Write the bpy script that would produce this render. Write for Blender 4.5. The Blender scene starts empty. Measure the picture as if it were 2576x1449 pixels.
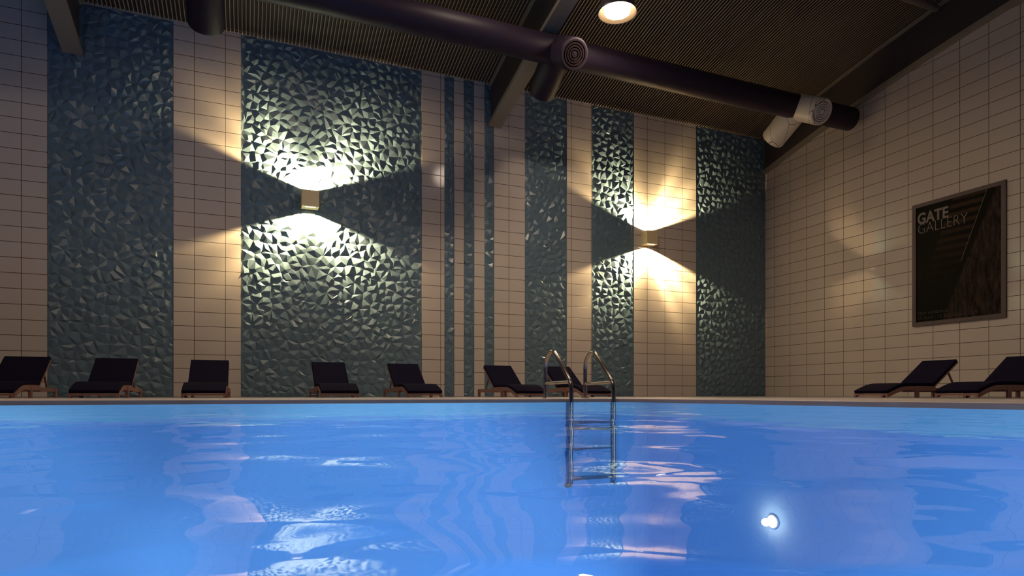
import bpy, bmesh, math, random
import numpy as np
from mathutils import Vector, Matrix

PI = math.pi
scene = bpy.context.scene
COL = scene.collection
random.seed(7)

# ------------------------------------------------------------------ measures
D = 15.0            # tiled far wall at y = D
R = 14.67           # right wall at x = R
NEAR = -8.6         # the hall ends here behind the viewer
LEFT = -15.0
WALL_TOP = 7.88     # far wall meets the roof
POOL_Y, POOL_X = 7.2, 4.65
WATER_Z = -0.048
POOL_BOTTOM = -2.5
F_PX, CX, HZ, YAW = 1593.7, 1288.0, 992.5, math.atan(0.416)
CAM_Z = 0.052


def beam_z(y):       # underside of the arched beams
    return 8.30370 + 0.06603 * y - 0.011102 * y * y


def roof_z(y):
    return beam_z(y) + (WALL_TOP - beam_z(D))


# ------------------------------------------------------------------ helpers
def tag(o, label=None, cat=None, group=None, kind=None):
    for k, v in (('label', label), ('category', cat), ('group', group), ('kind', kind)):
        if v:
            o[k] = v
    return o


def empty(name, loc=(0, 0, 0), rz=0.0):
    o = bpy.data.objects.new(name, None)
    COL.objects.link(o)
    o.location = loc
    o.rotation_euler = (0, 0, rz)
    o.empty_display_size = 0.1
    return o


def link(name, bm, mat, parent=None, smooth=False):
    me = bpy.data.meshes.new(name)
    bm.to_mesh(me)
    bm.free()
    if smooth:
        for p in me.polygons:
            p.use_smooth = True
    for m in (mat if isinstance(mat, (list, tuple)) else [mat]):
        me.materials.append(m)
    o = bpy.data.objects.new(name, me)
    COL.objects.link(o)
    if parent is not None:
        o.parent = parent
    return o


def copy_tree(o, parent=None):
    c = o.copy()
    COL.objects.link(c)
    c.parent = parent
    for ch in list(o.children):
        copy_tree(ch, c)
    return c


def box(bm, lo, hi, mi=0):
    x0, y0, z0 = lo
    x1, y1, z1 = hi
    v = [bm.verts.new(p) for p in ((x0, y0, z0), (x1, y0, z0), (x1, y1, z0), (x0, y1, z0),
                                   (x0, y0, z1), (x1, y0, z1), (x1, y1, z1), (x0, y1, z1))]
    fs = []
    for q in ((0, 3, 2, 1), (4, 5, 6, 7), (0, 1, 5, 4), (1, 2, 6, 5), (2, 3, 7, 6), (3, 0, 4, 7)):
        f = bm.faces.new([v[i] for i in q])
        f.material_index = mi
        fs.append(f)
    return fs


def bevel_all(bm, w, seg=2):
    bmesh.ops.bevel(bm, geom=list(bm.edges), offset=w, segments=seg, profile=0.5, affect='EDGES')


def tube(bm, pts, r, n=14, cap=True, closed=False):
    """A round tube along a polyline (parallel transport frame)."""
    pts = [Vector(p) for p in pts]
    t0 = (pts[1] - pts[0]).normalized()
    up = Vector((0, 0, 1)) if abs(t0.z) < 0.9 else Vector((1, 0, 0))
    nrm = t0.cross(up).normalized()
    rings = []
    prev_t = t0
    for i, p in enumerate(pts):
        if i == 0:
            t = t0
        elif i == len(pts) - 1:
            t = (pts[i] - pts[i - 1]).normalized()
        else:
            t = ((pts[i + 1] - pts[i]).normalized() + (pts[i] - pts[i - 1]).normalized()).normalized()
        q = prev_t.rotation_difference(t)
        nrm = (q @ nrm).normalized()
        prev_t = t
        b = t.cross(nrm).normalized()
        rr = r[i] if isinstance(r, (list, tuple)) else r
        rings.append([bm.verts.new(p + (nrm * math.cos(2 * PI * k / n) + b * math.sin(2 * PI * k / n)) * rr) for k in range(n)])
    for a, c in zip(rings, rings[1:]):
        for k in range(n):
            bm.faces.new((a[k], a[(k + 1) % n], c[(k + 1) % n], c[k]))
    if cap:
        bm.faces.new(list(reversed(rings[0])))
        bm.faces.new(rings[-1])
    return rings


def lathe(bm, prof, n=40, axis=None, origin=(0, 0, 0)):
    """Revolve (radius, height) about axis (default +z)."""
    q = Vector((0, 0, 1)).rotation_difference(Vector(axis).normalized()) if axis is not None else None
    rings = []
    for r, z in prof:
        if r <= 1e-6:
            p = Vector((0, 0, z))
            p = (q @ p if q else p) + Vector(origin)
            rings.append([bm.verts.new(p)])
        else:
            row = []
            for k in range(n):
                p = Vector((r * math.cos(2 * PI * k / n), r * math.sin(2 * PI * k / n), z))
                p = (q @ p if q else p) + Vector(origin)
                row.append(bm.verts.new(p))
            rings.append(row)
    for a, c in zip(rings, rings[1:]):
        for k in range(n):
            k2 = (k + 1) % n
            if len(a) == 1 and len(c) == 1:
                continue
            if len(a) == 1:
                bm.faces.new((a[0], c[k], c[k2]))
            elif len(c) == 1:
                bm.faces.new((a[k], c[0], a[k2]))
            else:
                bm.faces.new((a[k], c[k], c[k2], a[k2]))


def fix(bm):
    bmesh.ops.recalc_face_normals(bm, faces=list(bm.faces))


def autosmooth(o, ang=35):
    me = o.data
    for p in me.polygons:
        p.use_smooth = True
    bm = bmesh.new()
    bm.from_mesh(me)
    for e in bm.edges:
        if len(e.link_faces) == 2 and e.calc_face_angle(0) > math.radians(ang):
            e.smooth = False
    bm.to_mesh(me)
    bm.free()
    return o


# ------------------------------------------------------------------ materials
def lin(c):
    return tuple(((v / 255) / 12.92 if v / 255 <= 0.04045 else ((v / 255 + 0.055) / 1.055) ** 2.4) for v in c) + (1,)


def new_mat(name):
    m = bpy.data.materials.new(name)
    m.use_nodes = True
    nt = m.node_tree
    b = nt.nodes['Principled BSDF']
    return m, nt, b


def pm(name, col, rough=0.5, metal=0.0, spec=0.5, noise=0.0, nscale=8.0, bump=0.0, coat=0.0):
    m, nt, b = new_mat(name)
    b.inputs['Roughness'].default_value = rough
    b.inputs['Metallic'].default_value = metal
    b.inputs['Specular IOR Level'].default_value = spec
    b.inputs['Coat Weight'].default_value = coat
    b.inputs['Base Color'].default_value = tuple(col) + (1,)
    if noise or bump:
        tc = nt.nodes.new('ShaderNodeTexCoord')
        nz = nt.nodes.new('ShaderNodeTexNoise')
        nz.inputs['Scale'].default_value = nscale
        nz.inputs['Detail'].default_value = 4
        nt.links.new(tc.outputs['Object'], nz.inputs['Vector'])
        if noise:
            mx = nt.nodes.new('ShaderNodeMix')
            mx.data_type = 'RGBA'
            mx.inputs['A'].default_value = tuple(c * (1 - noise) for c in col) + (1,)
            mx.inputs['B'].default_value = tuple(min(1, c * (1 + noise)) for c in col) + (1,)
            nt.links.new(nz.outputs['Fac'], mx.inputs['Factor'])
            nt.links.new(mx.outputs['Result'], b.inputs['Base Color'])
        if bump:
            bp = nt.nodes.new('ShaderNodeBump')
            bp.inputs['Strength'].default_value = bump
            bp.inputs['Distance'].default_value = 0.01
            nt.links.new(nz.outputs['Fac'], bp.inputs['Height'])
            nt.links.new(bp.outputs['Normal'], b.inputs['Normal'])
    return m


def emit(name, col, strength):
    m = bpy.data.materials.new(name)
    m.use_nodes = True
    nt = m.node_tree
    nt.nodes.clear()
    e = nt.nodes.new('ShaderNodeEmission')
    e.inputs['Color'].default_value = tuple(col) + (1,)
    e.inputs['Strength'].default_value = strength
    o = nt.nodes.new('ShaderNodeOutputMaterial')
    nt.links.new(e.outputs[0], o.inputs['Surface'])
    return m


def tile_mat(name, axis, off_u, base, grout, rough):
    """Glazed 60 x 30 cm tiles in straight courses; axis is the horizontal world axis of the wall."""
    m, nt, b = new_mat(name)
    tc = nt.nodes.new('ShaderNodeTexCoord')
    sp = nt.nodes.new('ShaderNodeSeparateXYZ')
    nt.links.new(tc.outputs['Object'], sp.inputs[0])
    ad = nt.nodes.new('ShaderNodeMath')
    ad.operation = 'ADD'
    ad.inputs[1].default_value = 60.0 - off_u
    nt.links.new(sp.outputs[axis], ad.inputs[0])
    az = nt.nodes.new('ShaderNodeMath')
    az.operation = 'ADD'
    az.inputs[1].default_value = 30.0
    nt.links.new(sp.outputs['Z'], az.inputs[0])
    cb = nt.nodes.new('ShaderNodeCombineXYZ')
    nt.links.new(ad.outputs[0], cb.inputs['X'])
    nt.links.new(az.outputs[0], cb.inputs['Y'])
    br = nt.nodes.new('ShaderNodeTexBrick')
    br.offset = 0.0
    br.squash = 1.0
    br.inputs['Scale'].default_value = 1.0
    br.inputs['Brick Width'].default_value = 0.6
    br.inputs['Row Height'].default_value = 0.3
    br.inputs['Mortar Size'].default_value = 0.007
    br.inputs['Mortar Smooth'].default_value = 0.35
    br.inputs['Color1'].default_value = tuple(base) + (1,)
    br.inputs['Color2'].default_value = tuple(c * 0.965 for c in base) + (1,)
    br.inputs['Mortar'].default_value = tuple(grout) + (1,)
    nt.links.new(cb.outputs[0], br.inputs['Vector'])
    nt.links.new(br.outputs['Color'], b.inputs['Base Color'])
    # glaze: slightly wavy, duller in the joints
    nz = nt.nodes.new('ShaderNodeTexNoise')
    nz.inputs['Scale'].default_value = 90.0
    nz.inputs['Detail'].default_value = 2.0
    nt.links.new(tc.outputs['Object'], nz.inputs['Vector'])
    h = nt.nodes.new('ShaderNodeMath')
    h.operation = 'MULTIPLY_ADD'
    h.inputs[1].default_value = -1.0
    nt.links.new(br.outputs['Fac'], h.inputs[0])
    sc = nt.nodes.new('ShaderNodeMath')
    sc.operation = 'MULTIPLY'
    sc.inputs[1].default_value = 0.05
    nt.links.new(nz.outputs['Fac'], sc.inputs[0])
    nt.links.new(sc.outputs[0], h.inputs[2])
    bp = nt.nodes.new('ShaderNodeBump')
    bp.inputs['Strength'].default_value = 0.5
    bp.inputs['Distance'].default_value = 0.004
    nt.links.new(h.outputs[0], bp.inputs['Height'])
    nt.links.new(bp.outputs['Normal'], b.inputs['Normal'])
    rr = nt.nodes.new('ShaderNodeMapRange')
    rr.inputs['To Min'].default_value = rough
    rr.inputs['To Max'].default_value = 0.8
    nt.links.new(br.outputs['Fac'], rr.inputs['Value'])
    nt.links.new(rr.outputs[0], b.inputs['Roughness'])
    return m


M = {}
M['tile_back'] = tile_mat('cream_glazed_tile', 'X', 0.6 * 0.235, (0.62, 0.54, 0.475), (0.085, 0.058, 0.04), 0.07)
M['tile_right'] = tile_mat('cream_glazed_tile_side', 'Y', 0.6 * 0.372, (0.62, 0.54, 0.475), (0.085, 0.058, 0.04), 0.07)
M['facet'] = pm('teal_faceted_cladding', (0.120, 0.184, 0.235), 0.31, 0.0, 0.5, noise=0.06, nscale=3)
M['roof_deck'] = pm('dark_roof_decking', (0.055, 0.040, 0.026), 0.6)
M['roof_rib'] = pm('pale_rib_underside', (0.42, 0.345, 0.25), 0.55)  # pale rib undersides; the rib sides keep the dark deck colour
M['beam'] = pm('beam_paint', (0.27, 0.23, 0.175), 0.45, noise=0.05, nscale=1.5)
M['beam_web'] = pm('beam_web_dark', (0.05, 0.042, 0.042), 0.45)  # darker colour than the flanges
M['duct'] = pm('aubergine_duct_paint', (0.019, 0.012, 0.024), 0.5, 0.0, 0.18)
M['duct_matte'] = pm('aubergine_diffuser_paint', (0.012, 0.007, 0.009), 0.8, 0.0, 0.05)
M['slot_shade'] = pm('outlet_slot_shade', (0.16, 0.14, 0.12), 0.7)  # groove shade put into the colour of the white outlets' slot bottoms
M['outlet_white'] = None
M['pipe'] = pm('pipe_paint', (0.24, 0.19, 0.14), 0.35, 0.2)
M['lamp_shell'] = pm('lamp_housing_metal', (0.06, 0.05, 0.07), 0.35, 0.4)
M['lamp_inside'] = pm('lamp_reflector_metal', (0.16, 0.115, 0.075), 0.4, 0.5)
M['lamp_glow'] = emit('lamp_glow', (1.0, 0.80, 0.52), 26.0)
M['brass'] = pm('sconce_body_gold', (0.75, 0.60, 0.34), 0.5, 0.1)
M['sconce_glow'] = emit('sconce_lens_glow', (1.0, 0.85, 0.55), 30.0)
M['wood'] = pm('lounger_red_wood', (0.30, 0.145, 0.12), 0.45, noise=0.12, nscale=12)
M['cushion'] = pm('lounger_dark_cushion', (0.008, 0.006, 0.020), 0.9, spec=0.08, noise=0.1, nscale=30)
M['deck'] = pm('deck_stone', (0.38, 0.34, 0.34), 0.32, noise=0.06, nscale=2.5)
M['steel'] = pm('brushed_steel', (0.42, 0.36, 0.33), 0.2, 1.0)
M['plastic'] = pm('white_plastic', (0.8, 0.8, 0.8), 0.4)
M['rubber'] = pm('foot_rubber', (0.30, 0.22, 0.18), 0.6)
M['frame'] = pm('poster_frame_paint', (0.11, 0.085, 0.085), 0.5, spec=0.2)
M['ink'] = pm('poster_pale_ink', (0.22, 0.185, 0.17), 0.6, spec=0.1)
M['ink_dim'] = pm('poster_dim_ink', (0.055, 0.046, 0.038), 0.6, spec=0.1)


def coping_mat():
    m, nt, b = new_mat('coping_stone')
    tc = nt.nodes.new('ShaderNodeTexCoord')
    mp = nt.nodes.new('ShaderNodeMapping')
    mp.inputs['Scale'].default_value = (0.8, 0.8, 70)
    nt.links.new(tc.outputs['Object'], mp.inputs[0])
    nz = nt.nodes.new('ShaderNodeTexNoise')
    nz.inputs['Scale'].default_value = 1.2
    nz.inputs['Detail'].default_value = 5
    nt.links.new(mp.outputs[0], nz.inputs['Vector'])
    mx = nt.nodes.new('ShaderNodeMix')
    mx.data_type = 'RGBA'
    mx.inputs['A'].default_value = (0.38, 0.22, 0.15, 1)
    mx.inputs['B'].default_value = (0.56, 0.36, 0.26, 1)
    nt.links.new(nz.outputs['Fac'], mx.inputs['Factor'])
    nt.links.new(mx.outputs['Result'], b.inputs['Base Color'])
    b.inputs['Roughness'].default_value = 0.35
    return m


def seamed_white():
    """White paint with the few thin dark seam lines that run round and along the outlet."""
    m, nt, b = new_mat('white_outlet_paint')
    tc = nt.nodes.new('ShaderNodeTexCoord')
    base = (0.66, 0.60, 0.52, 1)
    dark = (0.10, 0.08, 0.06, 1)
    vo = nt.nodes.new('ShaderNodeTexVoronoi')
    vo.feature = 'DISTANCE_TO_EDGE'
    vo.inputs['Scale'].default_value = 1.35
    nt.links.new(tc.outputs['Object'], vo.inputs['Vector'])
    lt = nt.nodes.new('ShaderNodeMath')
    lt.operation = 'LESS_THAN'
    lt.inputs[1].default_value = 0.007
    nt.links.new(vo.outputs['Distance'], lt.inputs[0])
    mx = nt.nodes.new('ShaderNodeMix')
    mx.data_type = 'RGBA'
    mx.inputs['A'].default_value = base
    mx.inputs['B'].default_value = dark
    nt.links.new(lt.outputs[0], mx.inputs['Factor'])
    nt.links.new(mx.outputs['Result'], b.inputs['Base Color'])
    b.inputs['Roughness'].default_value = 0.35
    return m


M['coping'] = coping_mat()
M['border'] = pm('pale_border_stone', (0.80, 0.68, 0.62), 0.4, noise=0.05, nscale=2)
M['outlet_white'] = seamed_white()


def pool_mat():
    m, nt, b = new_mat('pool_lining')
    b.inputs['Base Color'].default_value = (0.25, 0.50, 0.90, 1)
    b.inputs['Roughness'].default_value = 0.8
    b.inputs['Specular IOR Level'].default_value = 0.1
    return m


M['pool'] = pool_mat()
M['waterline'] = pm('waterline_tile', (0.40, 0.72, 0.92), 0.7, spec=0.1)


def water_mat():
    m = bpy.data.materials.new('pool_water')
    m.use_nodes = True
    nt = m.node_tree
    nt.nodes.clear()
    out = nt.nodes.new('ShaderNodeOutputMaterial')
    tc = nt.nodes.new('ShaderNodeTexCoord')
    hs = []
    for scale, amp, detail, stretch in ((2.6, 0.055, 1.0, (1.0, 1.0, 1)), (5.5, 0.010, 1.0, (1.15, 1.0, 1)), (10.0, 0.0018, 1.5, (1.0, 1.15, 1))):
        mp = nt.nodes.new('ShaderNodeMapping')
        mp.inputs['Scale'].default_value = stretch
        nt.links.new(tc.outputs['Object'], mp.inputs[0])
        nz = nt.nodes.new('ShaderNodeTexNoise')
        nz.inputs['Scale'].default_value = scale
        nz.inputs['Detail'].default_value = detail
        nz.inputs['Roughness'].default_value = 0.4
        nz.inputs['Distortion'].default_value = 0.3
        nt.links.new(mp.outputs[0], nz.inputs['Vector'])
        mu = nt.nodes.new('ShaderNodeMath')
        mu.operation = 'MULTIPLY'
        mu.inputs[1].default_value = amp
        nt.links.new(nz.outputs['Fac'], mu.inputs[0])
        hs.append(mu)
    ad = nt.nodes.new('ShaderNodeMath')
    nt.links.new(hs[0].outputs[0], ad.inputs[0])
    nt.links.new(hs[1].outputs[0], ad.inputs[1])
    ad2 = nt.nodes.new('ShaderNodeMath')
    nt.links.new(ad.outputs[0], ad2.inputs[0])
    nt.links.new(hs[2].outputs[0], ad2.inputs[1])
    bp = nt.nodes.new('ShaderNodeBump')
    bp.inputs['Strength'].default_value = 1.0
    bp.inputs['Distance'].default_value = 1.0
    nt.links.new(ad2.outputs[0], bp.inputs['Height'])
    fr = nt.nodes.new('ShaderNodeFresnel')
    fr.inputs['IOR'].default_value = 1.42
    nt.links.new(bp.outputs['Normal'], fr.inputs['Normal'])
    fm = nt.nodes.new('ShaderNodeMath')
    fm.operation = 'MULTIPLY'
    fm.inputs[1].default_value = 1.15
    fm.use_clamp = True
    nt.links.new(fr.outputs[0], fm.inputs[0])
    cap = nt.nodes.new('ShaderNodeMath')
    cap.operation = 'MINIMUM'
    cap.inputs[1].default_value = 0.30
    nt.links.new(fm.outputs[0], cap.inputs[0])
    tr = nt.nodes.new('ShaderNodeBsdfRefraction')
    tr.inputs['IOR'].default_value = 1.0009
    tr.inputs['Roughness'].default_value = 0.0
    nt.links.new(bp.outputs['Normal'], tr.inputs['Normal'])
    tr.inputs['Color'].default_value = (0.62, 0.84, 1.0, 1)
    gl = nt.nodes.new('ShaderNodeBsdfGlossy')
    gl.inputs['Roughness'].default_value = 0.015
    gl.inputs['Color'].default_value = (1, 1, 1, 1)
    nt.links.new(bp.outputs['Normal'], gl.inputs['Normal'])
    mx = nt.nodes.new('ShaderNodeMixShader')
    nt.links.new(cap.outputs[0], mx.inputs[0])
    nt.links.new(tr.outputs[0], mx.inputs[1])
    nt.links.new(gl.outputs[0], mx.inputs[2])
    nt.links.new(mx.outputs[0], out.inputs['Surface'])
    return m


M['water'] = water_mat()

# ------------------------------------------------------------------ the setting
bm = bmesh.new()
box(bm, (R, NEAR, -0.3), (R + 0.3, D, 9.6))
tag(link('wall_right', bm, M['tile_right']), kind='structure')

# roof: dark decking with narrow ribs that run with the vault
bm = bmesh.new()
ys = [NEAR + (D - NEAR) * i / 24 for i in range(25)]
x0, x1 = LEFT, R + 0.3
rows = [(bm.verts.new((x0, y, roof_z(y) + 0.045)), bm.verts.new((x1, y, roof_z(y) + 0.045))) for y in ys]
for a, b in zip(rows, rows[1:]):
    bm.faces.new((a[0], b[0], b[1], a[1])).material_index = 0
pitch, rw = 0.0785, 0.019
n = int((R - LEFT) / pitch)
for i in range(n):
    xc = LEFT + (i + 0.5) * pitch
    prev = None
    for y in ys:
        z = roof_z(y)
        cur = [bm.verts.new(p) for p in ((xc - rw * 0.9, y, z + 0.045), (xc - rw / 2, y, z), (xc + rw / 2, y, z), (xc + rw * 0.9, y, z + 0.045))]
        if prev:
            bm.faces.new((prev[0], prev[1], cur[1], cur[0])).material_index = 0
            bm.faces.new((prev[1], prev[2], cur[2], cur[1])).material_index = 1
            bm.faces.new((prev[2], prev[3], cur[3], cur[2])).material_index = 0
        prev = cur
tag(link('ceiling', bm, [M['roof_deck'], M['roof_rib']]), kind='structure')

# pool outline: far edge, rounded corner, right edge
arc_r = 0.55
edge = [(LEFT, POOL_Y)]
for k in range(13):
    a = PI / 2 - (PI / 2) * k / 12
    edge.append((POOL_X - arc_r + arc_r * math.cos(a), POOL_Y - arc_r + arc_r * math.sin(a)))
edge.append((POOL_X, NEAR))


def offset_edge(o):
    out = [(LEFT, POOL_Y + o)]
    for k in range(13):
        a = PI / 2 - (PI / 2) * k / 12
        out.append((POOL_X - arc_r + (arc_r + o) * math.cos(a), POOL_Y - arc_r + (arc_r + o) * math.sin(a)))
    out.append((POOL_X + o, NEAR))
    return out


def sweep(bm, prof):
    rows = [[bm.verts.new((x, y, z)) for x, y in offset_edge(o)] for o, z in prof]
    for a, b in zip(rows, rows[1:]):
        for i in range(len(a) - 1):
            bm.faces.new((a[i], a[i + 1], b[i + 1], b[i]))


COP = 3.3
bm = bmesh.new()
prof = [(0.012, -0.0495), (0.0, -0.049)]
rb = 0.014
for k in range(6):
    a = PI - (PI / 2) * k / 5
    prof.append((rb + rb * math.cos(a), -rb + rb * math.sin(a)))
prof += [(COP, 0.0)]
sweep(bm, prof)
fix(bm)
for f in bm.faces:
    f.material_index = 1 if f.calc_center_median().z > -0.006 else 0
o = link('trim_1', bm, [M['coping'], M['border']])
autosmooth(o, 40)
tag(o, kind='structure')

bm = bmesh.new()
inner = offset_edge(COP)
outer = [(LEFT, D)] + [(R * (0.90 + 0.1 * k / 6) if k < 6 else R, D) for k in range(7)] + [(R, D - 1.5 * (k + 1) / 6) for k in range(6)] + [(R, NEAR)]
vi = [bm.verts.new((x, y, 0)) for x, y in inner]
vo = [bm.verts.new((x, y, 0)) for x, y in outer]
for i in range(len(vi) - 1):
    bm.faces.new((vi[i], vi[i + 1], vo[i + 1], vo[i]))
fix(bm)
tag(link('floor', bm, M['deck']), kind='structure')

bm = bmesh.new()
rows = [[bm.verts.new((x, y, z)) for x, y in offset_edge(0.006)] for z in (-0.0492, -0.30, POOL_BOTTOM)]
for i in range(len(rows[0]) - 1):
    bm.faces.new((rows[0][i], rows[0][i + 1], rows[1][i + 1], rows[1][i])).material_index = 1
    bm.faces.new((rows[1][i], rows[1][i + 1], rows[2][i + 1], rows[2][i]))
rows = [rows[0], rows[2]]
c = [bm.verts.new((LEFT, NEAR, z)) for z in (-0.0492, POOL_BOTTOM)]
bm.faces.new((rows[0][0], c[0], c[1], rows[1][0]))
bm.faces.new((rows[0][-1], c[0], c[1], rows[1][-1]))
bm.faces.new(rows[1] + [c[1]])
fix(bm)
tag(link('pool_basin', bm, [M['pool'], M['waterline']]), kind='structure')

bm = bmesh.new()
wl = offset_edge(0.004)
bm.faces.new([bm.verts.new((x, y, WATER_Z)) for x, y in wl] + [bm.verts.new((LEFT, NEAR, WATER_Z))])
fix(bm)
for f in bm.faces:
    if f.normal.z < 0:
        f.normal_flip()
tag(link('pool_water', bm, M['water']), 'clear blue rippled water filling the pool', 'water', kind='stuff')

# ------------------------------------------------------------------ faceted wall panels
PANELS = [
    (-3.646, -1.449, 'wide dark teal faceted wall panel at the far left, without a lamp'),
    (-0.154, 3.869, 'widest teal faceted wall panel, lit by the sconce mounted on it'),
    (4.433, 4.687, 'narrow teal faceted wall strip, first from the left of three'),
    (4.945, 5.206, 'narrow teal faceted wall strip, middle of three'),
    (5.476, 5.738, 'narrow teal faceted wall strip whose top the roof beam covers'),
    (6.585, 7.809, 'teal faceted wall panel behind the left handrail of the pool ladder'),
    (8.558, 9.904, 'teal faceted wall panel just left of the sconce on cream tile'),
    (12.030, 14.668, 'teal faceted wall panel in the corner beside the right wall'),
]
TILE_FACE = D - 0.03       # glazed strips stand out as far as the facet ridges
bm = bmesh.new()
box(bm, (LEFT, D, -0.3), (R + 0.3, D + 0.3, 9.2))
edges_x = [LEFT] + [v for p in PANELS for v in p[:2]]
for xa, xb in zip(edges_x[0::2], edges_x[1::2]):
    box(bm, (xa, TILE_FACE, -0.3), (xb, D + 0.01, WALL_TOP + 0.02))
tag(link('wall_back', bm, M['tile_back']), kind='structure')
CELL = 0.195
rng = np.random.default_rng(11)
gx0, gx1, gz0, gz1 = -4.6, 15.6, -0.7, 8.6
nx, nz = int((gx1 - gx0) / CELL), int((gz1 - gz0) / CELL)
GP = np.zeros((nx, nz, 2))
for i in range(nx):
    for j in range(nz):
        GP[i, j] = (gx0 + (i + 0.5 + rng.uniform(-0.47, 0.47)) * CELL, gz0 + (j + 0.5 + rng.uniform(-0.47, 0.47)) * CELL)


def clip(poly, nxv, nzv, d):
    """Keep the part with n.p <= d."""
    out = []
    m = len(poly)
    for k in range(m):
        p, q = poly[k], poly[(k + 1) % m]
        a = nxv * p[0] + nzv * p[1] - d
        b = nxv * q[0] + nzv * q[1] - d
        if a <= 0:
            out.append(p)
        if (a < 0 < b) or (b < 0 < a):
            t = a / (a - b)
            out.append((p[0] + t * (q[0] - p[0]), p[1] + t * (q[1] - p[1])))
    return out


def vh(p):
    return 0.002 + 0.006 * (math.sin(p[0] * 37.1 + p[1] * 91.7) * 0.5 + 0.5)


CELLS = []
for i in range(nx):
    for j in range(nz):
        px, pz = GP[i, j]
        poly = [(px - 0.6, pz - 0.6), (px + 0.6, pz - 0.6), (px + 0.6, pz + 0.6), (px - 0.6, pz + 0.6)]
        for a in range(max(0, i - 3), min(nx, i + 4)):
            for b in range(max(0, j - 3), min(nz, j + 4)):
                if a == i and b == j:
                    continue
                qx, qz = GP[a, b]
                ex, ez = qx - px, qz - pz
                poly = clip(poly, ex, ez, (qx * qx + qz * qz - px * px - pz * pz) / 2)
                if not poly:
                    break
        if len(poly) >= 3:
            CELLS.append(((px, pz), poly, rng.uniform(0.022, 0.044), rng.uniform(0, 2 * PI), rng.uniform(0.05, 0.45), rng.random()))

for (pa, pb, label) in PANELS:
    bm = bmesh.new()
    yb = D - 0.004
    for (px, pz), poly, hgt, ang, off, kind in CELLS:
        if px < pa - 0.5 or px > pb + 0.5 or pz < -0.5 or pz > WALL_TOP + 0.5:
            continue
        q = clip(poly, 1, 0, pb - 0.002)
        q = clip(q, -1, 0, -pa - 0.002) if q else q
        q = clip(q, 0, 1, WALL_TOP - 0.012) if q else q
        q = clip(q, 0, -1, -0.002) if q else q
        # drop doubled points
        r = []
        for p in q:
            if not r or (abs(p[0] - r[-1][0]) + abs(p[1] - r[-1][1])) > 1e-4:
                r.append(p)
        if len(r) > 2 and (abs(r[0][0] - r[-1][0]) + abs(r[0][1] - r[-1][1])) < 1e-4:
            r.pop()
        if len(r) < 3:
            continue
        cx_ = sum(p[0] for p in r) / len(r)
        cz_ = sum(p[1] for p in r) / len(r)
        rad = max(0.02, min(math.hypot(p[0] - cx_, p[1] - cz_) for p in r))
        sz = min(1.0, (max(p[0] for p in r) - min(p[0] for p in r)) / 0.2)
        base = [bm.verts.new((p[0], yb - vh(p), p[1])) for p in r]
        if kind < 0.30:      # wedge with a short ridge
            dx, dz = math.cos(ang) * rad * 0.62, math.sin(ang) * rad * 0.62
            aps = [(cx_ + dx, cz_ + dz, hgt), (cx_ - dx, cz_ - dz, hgt * 0.72)]
        else:
            aps = [(cx_ + math.cos(ang) * rad * off, cz_ + math.sin(ang) * rad * off, hgt)]
        lo_x, hi_x = min(p[0] for p in r), max(p[0] for p in r)
        lo_z, hi_z = min(p[1] for p in r), max(p[1] for p in r)
        aps = [(min(max(a[0], lo_x + 0.1 * (hi_x - lo_x)), hi_x - 0.1 * (hi_x - lo_x)), min(max(a[1], lo_z + 0.1 * (hi_z - lo_z)), hi_z - 0.1 * (hi_z - lo_z)), a[2]) for a in aps]
        av = [bm.verts.new((a[0], yb - a[2] * sz, a[1])) for a in aps]

        def near(p):
            if len(aps) == 1:
                return 0
            return min((0, 1), key=lambda k: (p[0] - aps[k][0]) ** 2 + (p[1] - aps[k][1]) ** 2)
        m = len(r)
        for k in range(m):
            a, b = near(r[k]), near(r[(k + 1) % m])
            v0, v1 = base[k], base[(k + 1) % m]
            bm.faces.new((v0, v1, av[b]))
            if a != b:
                bm.faces.new((v0, av[b], av[a]))
    bmesh.ops.remove_doubles(bm, verts=list(bm.verts), dist=0.0004)
    # skirt back to the wall along the border
    bd = [e for e in bm.edges if len(e.link_faces) == 1]
    ex = bmesh.ops.extrude_edge_only(bm, edges=bd)
    for v in [g for g in ex['geom'] if isinstance(g, bmesh.types.BMVert)]:
        v.co.y = D - 0.002
    fix(bm)
    # faces must look into the room
    s = sum(f.normal.y * f.calc_area() for f in bm.faces)
    if s > 0:
        for f in bm.faces:
            f.normal_flip()
    tag(link('faceted_panel', bm, M['facet']), label, 'wall panel', 'faceted teal panels on the far wall')

# ------------------------------------------------------------------ roof beams


def arch_strip(bm, xa, xb, dz0, dz1, ya=NEAR, yb=D - 0.05, nseg=24):
    prev = None
    for i in range(nseg + 1):
        y = ya + (yb - ya) * i / nseg
        z = beam_z(y)
        cur = [bm.verts.new(p) for p in ((xa, y, z + dz0), (xb, y, z + dz0), (xb, y, z + dz1), (xa, y, z + dz1))]
        if prev:
            for k in range(4):
                bm.faces.new((prev[k], prev[(k + 1) % 4], cur[(k + 1) % 4], cur[k]))
        else:
            bm.faces.new(cur)
        prev = cur
    bm.faces.new(list(reversed(prev)))
    fix(bm)


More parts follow.
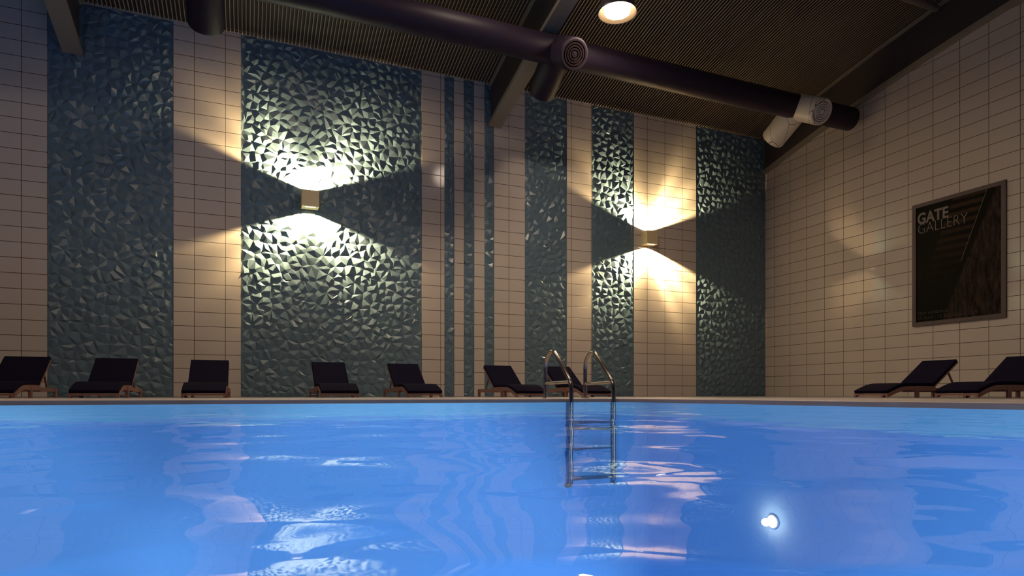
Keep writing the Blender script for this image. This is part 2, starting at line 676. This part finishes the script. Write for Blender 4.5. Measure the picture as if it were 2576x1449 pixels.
BH = WALL_TOP - beam_z(D) - 0.012
for xc, clipx, label in ((-3.22, None, 'arched steel roof beam ending over the far left teal panel'),
                         (5.75, None, 'arched steel roof beam in mid picture, crossed by the round duct'),
                         (14.71, R - 0.001, 'dark arched steel roof beam running along the top of the right wall')):
    root = empty('roof_beam', (0, 0, 0))
    tag(root, label, 'beam', 'arched roof beams')
    hi = clipx if clipx else 1e9
    bm = bmesh.new()
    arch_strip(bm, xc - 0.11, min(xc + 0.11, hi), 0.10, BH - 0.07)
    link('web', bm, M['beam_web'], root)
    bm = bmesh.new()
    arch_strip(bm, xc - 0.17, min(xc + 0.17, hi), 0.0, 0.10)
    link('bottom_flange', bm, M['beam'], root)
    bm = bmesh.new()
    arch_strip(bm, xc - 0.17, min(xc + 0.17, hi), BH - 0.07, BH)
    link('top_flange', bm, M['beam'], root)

# ------------------------------------------------------------------ ventilation duct with paired outlets
DY, DZ, DR = 11.8, 7.19, 0.283
root = empty('ventilation_duct', (0, 0, 0))
tag(root, 'long round dark purple ventilation duct with paired outlets, hung under the roof beams', 'ventilation duct')
bm = bmesh.new()
NR = 48
ringsx = []
xs = [-6.0]
while xs[-1] < 14.40:
    xs.append(min(14.40, xs[-1] + 1.2))
lathe_prof = [(0.0, xs[0])]
for x in xs:
    if xs[0] < x < xs[-1]:
        lathe_prof += [(DR, x)]
    elif x == xs[0]:
        lathe_prof += [(DR, x)]
    else:
        lathe_prof += [(DR, x - 0.03), (DR - 0.012, x - 0.008), (DR - 0.03, x), (0.0, x)]
lathe(bm, lathe_prof, NR, axis=(1, 0, 0), origin=(0, DY, DZ))
fix(bm)
autosmooth(link('duct_pipe', bm, M['duct'], root), 40)
OR = 0.305
S30, C30 = math.sin(math.radians(30)), math.cos(math.radians(30))
for xc, white in ((-0.70, False), (5.96, False), (12.62, True)):
    mt = M['outlet_white'] if white else M['duct']
    for sgn, ln in ((-1, 0.81), (1, 0.99)):
        ax = Vector((0, sgn * C30, -S30))
        bm = bmesh.new()
        lathe(bm, [(OR - 0.02, 0.0), (OR, 0.02), (OR, ln - 0.035), (OR - 0.01, ln - 0.01), (OR - 0.025, ln), (OR - 0.045, ln)], NR, axis=ax, origin=(xc, DY, DZ))
        fix(bm)
        o = autosmooth(link('duct_outlet', bm, mt, root), 40)
        if white:
            o['label'] = 'white duct outlet with thin dark seam lines'
        bm = bmesh.new()
        pr = []
        rr = OR - 0.046
        pr.append((rr, ln - 0.001))
        step = rr / 5.2
        for k in range(4):
            pr += [(rr - step * 0.55, ln - 0.001), (rr - step * 0.60, ln - 0.05), (rr - step * 0.95, ln - 0.05), (rr - step, ln - 0.001)]
            rr -= step
        pr.append((0.0, ln + 0.004))
        lathe(bm, pr, NR, axis=ax, origin=(xc, DY, DZ))
        fix(bm)
        for f in bm.faces:
            if (f.calc_center_median() - Vector((xc, DY, DZ))).dot(ax) < ln - 0.045:
                f.material_index = 1
        link('diffuser', bm, [mt, M['slot_shade']] if white else [M['duct_matte'], M['duct_matte']], o)

bm = bmesh.new()
tube(bm, [(5.88, 9.6, 8.83), (14.40, 9.6, 8.83), (14.455, 9.6, 8.83), (14.465, 9.6, 8.83)], [0.072, 0.072, 0.072, 0.06], 24)
o = autosmooth(link('roof_pipe', bm, M['pipe']), 40)
tag(o, 'thin brown round pipe under the roof, ending at the right beam', 'pipe')

# ------------------------------------------------------------------ pendant lamp and hall fill lights


def make_pendant():
    root = empty('ceiling_lamp')
    bm = bmesh.new()
    lathe(bm, [(0.0, 0.62), (0.13, 0.62), (0.17, 0.58), (0.22, 0.50), (0.315, 0.40), (0.345, 0.25), (0.392, 0.03), (0.414, 0.012), (0.414, 0.0), (0.398, -0.004), (0.392, 0.0)], 56)
    fix(bm)
    autosmooth(link('housing', bm, M['lamp_shell'], root), 30)
    bm = bmesh.new()
    lathe(bm, [(0.392, 0.0), (0.375, 0.03), (0.33, 0.09), (0.28, 0.12), (0.0, 0.125)], 56)
    fix(bm)
    autosmooth(link('reflector', bm, M['lamp_inside'], root), 30)
    bm = bmesh.new()
    lathe(bm, [(0.0, 0.005), (0.272, 0.012), (0.272, 0.10), (0.0, 0.11)], 10)
    fix(bm)
    link('bulb', bm, M['lamp_glow'], root)
    return root


LX, LY, LZ = 6.444, 10.3, 7.268
lamp = make_pendant()
lamp.location = (LX, LY, LZ)
lamp.scale = (0.904, 0.904, 0.904)
tag(lamp, 'round glowing ceiling lamp above the duct at the top of the picture', 'ceiling lamp')


def light(kind, name, loc, energy, col, **kw):
    ld = bpy.data.lights.new(name, kind)
    ld.energy = energy
    ld.color = col
    for k, v in kw.items():
        if k != 'rot':
            setattr(ld, k, v)
    o = bpy.data.objects.new(name, ld)
    COL.objects.link(o)
    o.location = loc
    if 'rot' in kw:
        o.rotation_euler = kw['rot']
    return o


WARM = (1.0, 0.80, 0.60)
P_LAMP = 230.0
light('AREA', 'ceiling_lamp_and_fill', (LX, LY, LZ - 0.004), P_LAMP * 0.6, WARM, shape='DISK', size=0.46)
light('POINT', 'roof_slat_fill', (LX + 0.2, LY + 0.1, LZ + 0.68), 26.0, WARM, shadow_soft_size=0.08)  # bare point light added above the housing to brighten the roof slats
for lx, ly, k in ((7.13, 5.7, 0.45), (4.0, 10.3, 0.6), (0.3, 11.0, 0.6), (0.3, 5.7, 1.3), (0.3, 0.0, 1.2), (7.13, 0.0, 0.25), (-8.0, 5.7, 1.2)):  # unseen spots: one row inferred from a tile reflection, the rest added fill
    light('SPOT', 'ceiling_lamp_and_fill', (lx, ly, roof_z(ly) - 0.7), P_LAMP * k, WARM, spot_size=math.radians(168), spot_blend=0.5, shadow_soft_size=0.35)


# ------------------------------------------------------------------ wall sconces


def make_sconce():
    root = empty('wall_sconce')
    w, d, h = 0.18, 0.30, 0.18
    bm = bmesh.new()
    box(bm, (-w, -d, -h), (w, 0.0, h))
    bevel_all(bm, 0.004, 2)
    link('housing', bm, M['brass'], root)
    for z0, z1 in ((h - 0.002, h + 0.003), (-h - 0.003, -h + 0.002)):
        bm = bmesh.new()
        box(bm, (-0.11, -0.235, z0), (0.11, -0.215, z1))
        link('lens', bm, M['sconce_glow'], root)
    return root


S_X, S_Z, S_Y = (1.27, 10.31), 4.40, D
sc = make_sconce()
sc.location = (S_X[0], S_Y - 0.052, S_Z)
tag(sc, 'box shaped up and down wall sconce shining on the widest teal panel', 'wall sconce')
sc2 = copy_tree(sc)
sc2.location = (S_X[1], TILE_FACE, S_Z)
tag(sc2, 'box shaped up and down wall sconce shining on a cream tiled strip', 'wall sconce')
P_SC = 2350.0
FAN_SIGN = -1


def fan(ld, wall, k):
    """Lens pattern of the sconce: two side lobes washing the wall, dim straight up and towards the room."""
    ld.use_nodes = True
    nt = ld.node_tree
    em = nt.nodes['Emission']
    tc = nt.nodes.new('ShaderNodeTexCoord')
    sp = nt.nodes.new('ShaderNodeSeparateXYZ')
    nt.links.new(tc.outputs['Normal'], sp.inputs[0])

    def op(kind, a, b=None):
        n_ = nt.nodes.new('ShaderNodeMath')
        n_.operation = kind
        for k, v in enumerate((a, b)):
            if v is None:
                continue
            if isinstance(v, (int, float)):
                n_.inputs[k].default_value = v
            else:
                nt.links.new(v, n_.inputs[k])
        return n_.outputs[0]

    def step(v, lo, hi, a, c):
        n_ = nt.nodes.new('ShaderNodeMapRange')
        n_.interpolation_type = 'SMOOTHSTEP'
        for key, q in (('From Min', lo), ('From Max', hi), ('To Min', a), ('To Max', c)):
            n_.inputs[key].default_value = q
        nt.links.new(v, n_.inputs['Value'])
        return n_.outputs[0]
    az = op('ABSOLUTE', op('ARCTAN2', sp.outputs['X'], op('ABSOLUTE', sp.outputs['Z'])))
    lobes = step(az, 0.05, 0.75, 0.16, 1.3)
    streak = op('ADD', 1.0, op('MULTIPLY', 0.22, op('SINE', op('MULTIPLY', az, 17.0))))
    side = step(op('MULTIPLY', sp.outputs['Y'], wall), 0.026 * k, 0.105 * k, 0.006, 1.0)
    nt.links.new(op('MULTIPLY', op('MULTIPLY', lobes, streak), side), em.inputs['Strength'])


for i, sx in enumerate(S_X):
    dist = 0.21 if i == 0 else 0.19
    yy = S_Y - dist - 0.02
    for up in (1, -1):
        o = light('SPOT', 'sconce_light', (sx, yy, S_Z + up * 0.190), P_SC, (1.0, 0.74, 0.37), spot_size=math.radians(143), spot_blend=0.16, shadow_soft_size=0.015, rot=(PI if up > 0 else 0, 0, 0))
        fan(o.data, FAN_SIGN * up, 1.25 if i == 0 else 1.0)

# ------------------------------------------------------------------ framed poster on the right wall
PY0, PY1, PZ0, PZ1 = 8.268, 10.288, 1.671, 4.552     # near (right in picture) and far edges
pw, ph = PY1 - PY0, PZ1 - PZ0
root = empty('poster', (R, PY1, PZ0))
root.rotation_euler = (0, 0, -PI / 2)     # local x runs along the wall to the right as seen, local -y into the room
tag(root, 'large dark framed gallery poster hanging on the right wall', 'poster')
FB = 0.088
bm = bmesh.new()
for lo, hi in (((0, -0.05, 0), (pw, -0.002, FB)), ((0, -0.05, ph - FB), (pw, -0.002, ph)), ((0, -0.05, FB), (FB, -0.002, ph - FB)), ((pw - FB, -0.05, FB), (pw, -0.002, ph - FB))):
    box(bm, lo, hi)
link('frame', bm, M['frame'], root)


def print_mat():
    """The printed picture: dark ground, a flight of steps and a rock face on the right."""
    m, nt, b = new_mat('poster_print')
    tc = nt.nodes.new('ShaderNodeTexCoord')
    sp = nt.nodes.new('ShaderNodeSeparateXYZ')
    nt.links.new(tc.outputs['Object'], sp.inputs[0])

    def math_(op, a, b_, c=None):
        n_ = nt.nodes.new('ShaderNodeMath')
        n_.operation = op
        for i, v in enumerate((a, b_, c)):
            if v is None:
                continue
            if isinstance(v, (int, float)):
                n_.inputs[i].default_value = v
            else:
                nt.links.new(v, n_.inputs[i])
        return n_.outputs[0]
    X, Z = sp.outputs['X'], sp.outputs['Z']

    def ramp(v, lo, hi, a, c):
        n_ = nt.nodes.new('ShaderNodeMapRange')
        n_.clamp = True
        n_.inputs['From Min'].default_value = lo
        n_.inputs['From Max'].default_value = hi
        n_.inputs['To Min'].default_value = a
        n_.inputs['To Max'].default_value = c
        nt.links.new(v, n_.inputs['Value'])
        return n_.outputs[0]
    nz = nt.nodes.new('ShaderNodeTexNoise')
    nz.inputs['Scale'].default_value = 5
    nz.inputs['Detail'].default_value = 8
    nz.inputs['Roughness'].default_value = 0.7
    mp = nt.nodes.new('ShaderNodeMapping')
    mp.inputs['Rotation'].default_value = (0, math.radians(22), 0)
    mp.inputs['Scale'].default_value = (2.4, 1, 0.6)
    nt.links.new(tc.outputs['Object'], mp.inputs[0])
    nt.links.new(mp.outputs[0], nz.inputs['Vector'])
    # steps: between the slanted left edge and the rail
    zl = math_('MULTIPLY_ADD', Z, 0.385, -0.14)             # left border of the steps
    zr = math_('MULTIPLY_ADD', Z, 0.375, 0.60)             # rail
    inl = math_('GREATER_THAN', X, zl)
    inr = math_('LESS_THAN', X, zr)
    wob = math_('MULTIPLY_ADD', nz.outputs['Fac'], 0.05, Z)
    fr = math_('FRACT', math_('MULTIPLY', wob, 5.6), 0)
    band = ramp(fr, 0.42, 0.62, 0.0, 1.0)
    fade = ramp(Z, 0.9, 2.5, 0.0, 1.0)
    steps = math_('MULTIPLY', math_('MULTIPLY', inl, inr), math_('MULTIPLY', band, fade))
    rock_in = math_('GREATER_THAN', X, math_('MULTIPLY_ADD', Z, 0.42, 0.66))
    rock = math_('MULTIPLY', rock_in, ramp(nz.outputs['Fac'], 0.38, 0.68, 0.0, 1.0))
    rail = math_('LESS_THAN', math_('ABSOLUTE', math_('SUBTRACT', X, zr), 0), 0.006)
    rail = math_('MULTIPLY', rail, math_('GREATER_THAN', Z, 1.35))

    def mix(a, c, f):
        n_ = nt.nodes.new('ShaderNodeMix')
        n_.data_type = 'RGBA'
        for key, v in (('A', a), ('B', c)):
            if isinstance(v, tuple):
                n_.inputs[key].default_value = v
            else:
                nt.links.new(v, n_.inputs[key])
        nt.links.new(f, n_.inputs['Factor'])
        return n_.outputs['Result']
    c1 = mix((0.0015, 0.002, 0.002, 1), (0.034, 0.020, 0.014, 1), steps)
    c2 = mix(c1, (0.046, 0.030, 0.027, 1), rock)
    c3 = mix(c2, (0.15, 0.125, 0.11, 1), rail)
    nt.links.new(c3, b.inputs['Base Color'])
    b.inputs['Roughness'].default_value = 0.6
    b.inputs['Specular IOR Level'].default_value = 0.05
    return m


bm = bmesh.new()
box(bm, (FB - 0.005, -0.03, FB - 0.005), (pw - FB + 0.005, -0.012, ph - FB + 0.005))
link('print', bm, print_mat(), root)


def lettering(name, body, size, x, z, mat, weight, parent, squeeze=1.0):
    cu = bpy.data.curves.new(name, 'FONT')
    cu.body = body
    cu.size = size
    cu.offset = weight
    cu.extrude = 0.001
    cu.space_character = 1.02
    tmp = bpy.data.objects.new(name, cu)
    COL.objects.link(tmp)
    bpy.context.view_layer.update()
    me = bpy.data.meshes.new_from_object(tmp.evaluated_get(bpy.context.evaluated_depsgraph_get()))
    bpy.data.objects.remove(tmp)
    bpy.data.curves.remove(cu)
    me.materials.clear()
    me.materials.append(mat)
    o = bpy.data.objects.new(name, me)
    COL.objects.link(o)
    o.parent = parent
    o.location = (x, -0.0325, z)
    o.rotation_euler = (PI / 2, 0, 0)
    o.scale = (squeeze, 1, 1)
    return o


lettering('title_lettering', 'GATE', 0.355, 0.115, 2.405, M['ink'], 0.010, root, 0.80)
lettering('title_lettering', 'GALLERY', 0.345, 0.115, 2.170, M['ink'], -0.0075, root, 0.80)
lettering('caption_lettering', 'New exhibition', 0.118, 0.115, 0.262, M['ink_dim'], -0.001, root, 0.92)
lettering('caption_lettering', '15 April - 15 September 2019', 0.118, 0.115, 0.140, M['ink_dim'], -0.001, root, 0.92)

# ------------------------------------------------------------------ sun loungers
LW = 0.638
HINGE_Y, BACK_RUN = 1.19, 0.62


def seat_line(y):
    """Height of the frame's top along the lounger, low at the foot and S-curved up to the seat."""
    if y >= 0.52:
        return 0.195 + 0.006 * math.sin((y - 0.52) / 0.67 * PI)
    t = y / 0.52
    return 0.066 + (0.195 - 0.066) * math.sin(t * PI / 2) ** 1.05


def ribbon(bm, path, th, xa, xb):
    """A slab that follows a path in the y-z plane: th above the path."""
    nrm = []
    for i, (y, z) in enumerate(path):
        a = path[max(0, i - 1)]
        b = path[min(len(path) - 1, i + 1)]
        L = math.hypot(b[0] - a[0], b[1] - a[1])
        nrm.append((-(b[1] - a[1]) / L, (b[0] - a[0]) / L))
    prev = None
    for (y, z), (ny, nz_) in zip(path, nrm):
        cur = [bm.verts.new(p) for p in ((xa, y, z), (xb, y, z), (xb, y + ny * th, z + nz_ * th), (xa, y + ny * th, z + nz_ * th))]
        if prev:
            for k in range(4):
                bm.faces.new((prev[k], prev[(k + 1) % 4], cur[(k + 1) % 4], cur[k]))
        else:
            bm.faces.new(cur)
        prev = cur
    bm.faces.new(list(reversed(prev)))
    fix(bm)


def make_lounger():
    root = empty('sun_lounger')
    hw = LW / 2
    ang = math.radians(35)
    back_len = BACK_RUN / math.cos(ang)
    # cushion over the seat
    path = [(0.0 + HINGE_Y * k / 22, seat_line(HINGE_Y * k / 22) + 0.002) for k in range(23)]
    bm = bmesh.new()
    ribbon(bm, path, 0.055, -hw + 0.006, hw - 0.006)
    o = autosmooth(link('seat_cushion', bm, M['cushion'], root), 40)
    md = o.modifiers.new('soft', 'BEVEL')
    md.width = 0.010
    md.segments = 3
    md.limit_method = 'ANGLE'
    y0, z0 = HINGE_Y + 0.002, seat_line(HINGE_Y) + 0.012
    bp = [(y0 + back_len * math.cos(ang) * k / 6, z0 + back_len * math.sin(ang) * k / 6) for k in range(7)]
    bm = bmesh.new()
    ribbon(bm, bp, 0.055, -hw + 0.006, hw - 0.006)
    o = autosmooth(link('back_cushion', bm, M['cushion'], root), 40)
    md = o.modifiers.new('soft', 'BEVEL')
    md.width = 0.010
    md.segments = 3
    md.limit_method = 'ANGLE'
    # back board
    bp2 = [(y + 0.012 * math.sin(ang), z - 0.024 * math.cos(ang)) for y, z in bp]
    bm = bmesh.new()
    ribbon(bm, bp2, 0.020, -hw, hw)
    link('backrest_board', bm, M['wood'], root)
    # curved side rails and the foot rail
    for s in (-1, 1):
        xa, xb = (-hw, -hw + 0.04) if s < 0 else (hw - 0.04, hw)
        bm = bmesh.new()
        prev = None
        for k in range(25):
            y = -0.004 + (HINGE_Y + 0.02) * k / 24
            top = seat_line(max(0, y))
            bot = max(0.0, top - 0.066) if y < 0.62 else 0.115
            if 0.30 <= y < 0.62:
                bot = min(bot, 0.115 + 0.01)
            cur = [bm.verts.new(p) for p in ((xa, y, bot), (xb, y, bot), (xb, y, top), (xa, y, top))]
            if prev:
                for q in range(4):
                    bm.faces.new((prev[q], prev[(q + 1) % 4], cur[(q + 1) % 4], cur[q]))
            else:
                bm.faces.new(cur)
            prev = cur
        bm.faces.new(list(reversed(prev)))
        fix(bm)
        link('side_rail', bm, M['wood'], root)
        bm = bmesh.new()
        box(bm, (xa, HINGE_Y + 0.02, 0.10), (xb, 2.10, 0.168))
        link('rear_rail', bm, M['wood'], root)
        for yl, zt in ((0.70, 0.19), (2.05, 0.165)):
            bm = bmesh.new()
            xo = 0.012 * s
            box(bm, (xa + xo, yl, 0.0), (xb + xo, yl + 0.07, zt))
            link('leg', bm, M['wood'], root)
        # prop that holds the back up
        ty, tz = y0 + back_len * 0.70 * math.cos(ang), z0 + back_len * 0.70 * math.sin(ang) - 0.03
        bm = bmesh.new()
        xp = s * (hw - 0.07)
        v = []
        for yy, zz in ((1.86, 0.12), (ty, tz)):
            v.append([bm.verts.new(p) for p in ((xp - 0.012, yy - 0.016, zz), (xp + 0.012, yy - 0.016, zz), (xp + 0.012, yy + 0.016, zz), (xp - 0.012, yy + 0.016, zz))])
        for q in range(4):
            bm.faces.new((v[0][q], v[0][(q + 1) % 4], v[1][(q + 1) % 4], v[1][q]))
        bm.faces.new(v[0])
        bm.faces.new(v[1])
        fix(bm)
        link('prop', bm, M['wood'], root)
    bm = bmesh.new()
    box(bm, (-hw, -0.006, 0.036), (hw, 0.034, 0.068))
    link('foot_rail', bm, M['wood'], root)
    bm = bmesh.new()
    box(bm, (-hw + 0.04, 2.06, 0.10), (hw - 0.04, 2.10, 0.165))
    link('cross_rail', bm, M['wood'], root)
    return root


lounger = make_lounger()
Y1 = 11.0
SPOTS = [
    (-3.38, Y1, 0.0, 'dark cushioned sun lounger cut off by the left edge of the picture'),
    (-2.105, Y1, 0.0, 'dark cushioned sun lounger in front of the far left teal panel'),
    (-0.645, Y1, 0.0, 'dark cushioned sun lounger in front of the wide cream tiled strip between two teal panels'),
    (1.435, Y1, 0.0, 'dark cushioned sun lounger below the sconce on the widest teal panel'),
    (2.904, Y1, 0.0, 'dark cushioned sun lounger at the right end of the widest teal panel'),
    (4.976, Y1, 0.0, 'dark cushioned sun lounger just left of the pool ladder'),
    (6.415, Y1, 0.0, 'dark cushioned sun lounger seen through the handrails of the pool ladder'),
    (9.9, 7.71, -PI / 2, 'dark cushioned sun lounger by the right wall with its whole length in view'),
    (9.9, 6.28, -PI / 2, 'dark cushioned sun lounger cut off by the right edge of the picture'),
]
for i, (x, y, rz, label) in enumerate(SPOTS):
    o = lounger if i == 0 else copy_tree(lounger)
    o.location = (x, y, 0)
    o.rotation_euler = (0, 0, rz)
    tag(o, label, 'sun lounger', 'sun loungers around the pool')

# ------------------------------------------------------------------ pool ladder
root = empty('pool_ladder', (4.075, 7.85, 0.0))
tag(root, 'stainless steel pool ladder with two curved handrails and steps under water', 'pool ladder')
RT = 0.0275
fy = -0.75           # front rails, towards the pool


def rail_path():
    p = [(0.0, 0.0), (0.0, 0.20), (0.0, 0.41)]
    cy, cz_, r = -0.20, 0.41, 0.20
    # quarter round up and over, then straight down towards the water
    for k in range(1, 11):
        a = math.radians(0 + 118 * k / 10)
        p.append((cy + r * math.cos(a), cz_ + r * math.sin(a) * 1.12))
    a0 = p[-1]
    p.append((a0[0] + (fy + 0.035 - a0[0]) * 0.5, a0[1] + (0.235 - a0[1]) * 0.5))
    p += [(fy + 0.05, 0.245), (fy + 0.025, 0.205), (fy + 0.008, 0.16), (fy, 0.10), (fy, -0.2), (fy, -0.7), (fy, -1.05)]
    for k in range(1, 7):
        a = math.radians(75 * k / 6)
        p.append((fy + 0.11 - 0.11 * math.cos(a), -1.05 - 0.11 * math.sin(a)))
    return p


for s in (-1, 1):
    x = s * 0.31
    bm = bmesh.new()
    tube(bm, [(x, y, z) for y, z in rail_path()], RT, 18)
    fix(bm)
    autosmooth(link('rail', bm, M['steel'], root), 50)
    bm = bmesh.new()
    tube(bm, [(x, -0.01, 0.205), (x, fy + 0.035, 0.215)], 0.023, 14)
    fix(bm)
    autosmooth(link('crossbar', bm, M['steel'], root), 50)
    bm = bmesh.new()
    lathe(bm, [(0.0, 0.012), (0.05, 0.012), (0.06, 0.006), (0.06, 0.0005), (0.0, 0.0005)], 28, origin=(x, 0, 0))
    fix(bm)
    link('flange', bm, M['steel'], root)
    bm = bmesh.new()
    e = rail_path()[-1]
    lathe(bm, [(0.0, -0.02), (0.042, -0.02), (0.046, 0.0), (0.046, 0.045), (0.0, 0.05)], 20, axis=(0, 0.97, -0.25), origin=(x, e[0], e[1]))
    fix(bm)
    link('foot_pad', bm, M['rubber'], root)
for z in (-0.435, -0.742, -1.045):
    bm = bmesh.new()
    box(bm, (-0.31 + 0.02, fy - 0.02, z - 0.02), (0.31 - 0.02, fy + 0.06, z + 0.015))
    bevel_all(bm, 0.006, 2)
    link('step', bm, M['steel'], root)

# ------------------------------------------------------------------ underwater lamp and pool fill lights
root = empty('underwater_lamp', (POOL_X + 0.008, 4.65, -1.2))
tag(root, 'small round white underwater lamp glowing on the right pool wall', 'pool lamp')
bm = bmesh.new()
lathe(bm, [(0.066, 0.0), (0.072, 0.012), (0.066, 0.02), (0.056, 0.018)], 32, axis=(-1, 0, 0))
fix(bm)
link('bezel', bm, M['plastic'], root)
bm = bmesh.new()
lathe(bm, [(0.056, 0.006), (0.045, 0.02), (0.02, 0.026), (0.0, 0.027)], 32, axis=(-1, 0, 0))
fix(bm)
link('lens', bm, emit('underwater_lens_glow', (1.0, 0.97, 0.92), 14.0), root, smooth=True)
COOL = (0.72, 0.88, 1.0)
P_POOL = 1600.0
light('SPOT', 'pool_lamp_and_fill', (POOL_X - 0.02, 4.65, -1.2), P_POOL * 0.5, COOL, spot_size=math.radians(80), spot_blend=0.6, shadow_soft_size=0.08, rot=(0, math.radians(48), 0))
light('POINT', 'pool_halo_fill', (POOL_X - 0.09, 4.65, -1.2), 4.5, (1.0, 0.52, 0.26), shadow_soft_size=0.04)  # point light added to make the halo round the lens
for y in (1.0, -3.0):  # unseen spots added along this wall to brighten the pool
    light('SPOT', 'pool_lamp_and_fill', (POOL_X - 0.02, y, -1.2), P_POOL, COOL, spot_size=math.radians(80), spot_blend=0.6, shadow_soft_size=0.08, rot=(0, math.radians(48), 0))
for x in (-9.0, -4.5, 0.0, 3.0):  # added out of view to light the far pool wall evenly
    light('SPOT', 'pool_lamp_and_fill', (x, NEAR + 0.2, -0.7), P_POOL * 2.2, COOL, spot_size=math.radians(36), spot_blend=0.35, shadow_soft_size=0.1, rot=(math.radians(79), 0, 0))
for y in (-5.0, -1.0, 3.0):  # added out of view to light the right pool wall evenly
    light('SPOT', 'pool_lamp_and_fill', (LEFT + 0.2, y, -0.7), P_POOL * 2.2, COOL, spot_size=math.radians(36), spot_blend=0.35, shadow_soft_size=0.1, rot=(math.radians(79), 0, -PI / 2))

# ------------------------------------------------------------------ dusk sky beyond the open near side
w = bpy.data.worlds.new('dusk')
w.use_nodes = True
bg = w.node_tree.nodes['Background']
bg.inputs['Color'].default_value = (0.10, 0.13, 0.42, 1)
bg.inputs['Strength'].default_value = 0.06
scene.world = w

# ------------------------------------------------------------------ camera
cd = bpy.data.cameras.new('camera')
cam = bpy.data.objects.new('camera', cd)
COL.objects.link(cam)
cam.location = (0, 0, CAM_Z)
cam.rotation_euler = (PI / 2, 0, -YAW)
cd.sensor_width = 36.0
cd.sensor_fit = 'HORIZONTAL'
cd.lens = 36.0 * F_PX / 2576.0
cd.shift_y = (HZ - 724.5) / 2576.0
cd.clip_start = 0.02
cd.clip_end = 200
scene.camera = cam

vs = scene.view_settings
vs.view_transform = 'Standard'
vs.look = 'None'
vs.exposure = 0.0
vs.gamma = 1.0
vs.use_curve_mapping = False
cy = scene.cycles
cy.max_bounces = 7
cy.diffuse_bounces = 3
cy.glossy_bounces = 4
cy.transparent_max_bounces = 8
cy.sample_clamp_indirect = 4.0
cy.sample_clamp_direct = 0.0
cy.caustics_reflective = False
cy.caustics_refractive = True
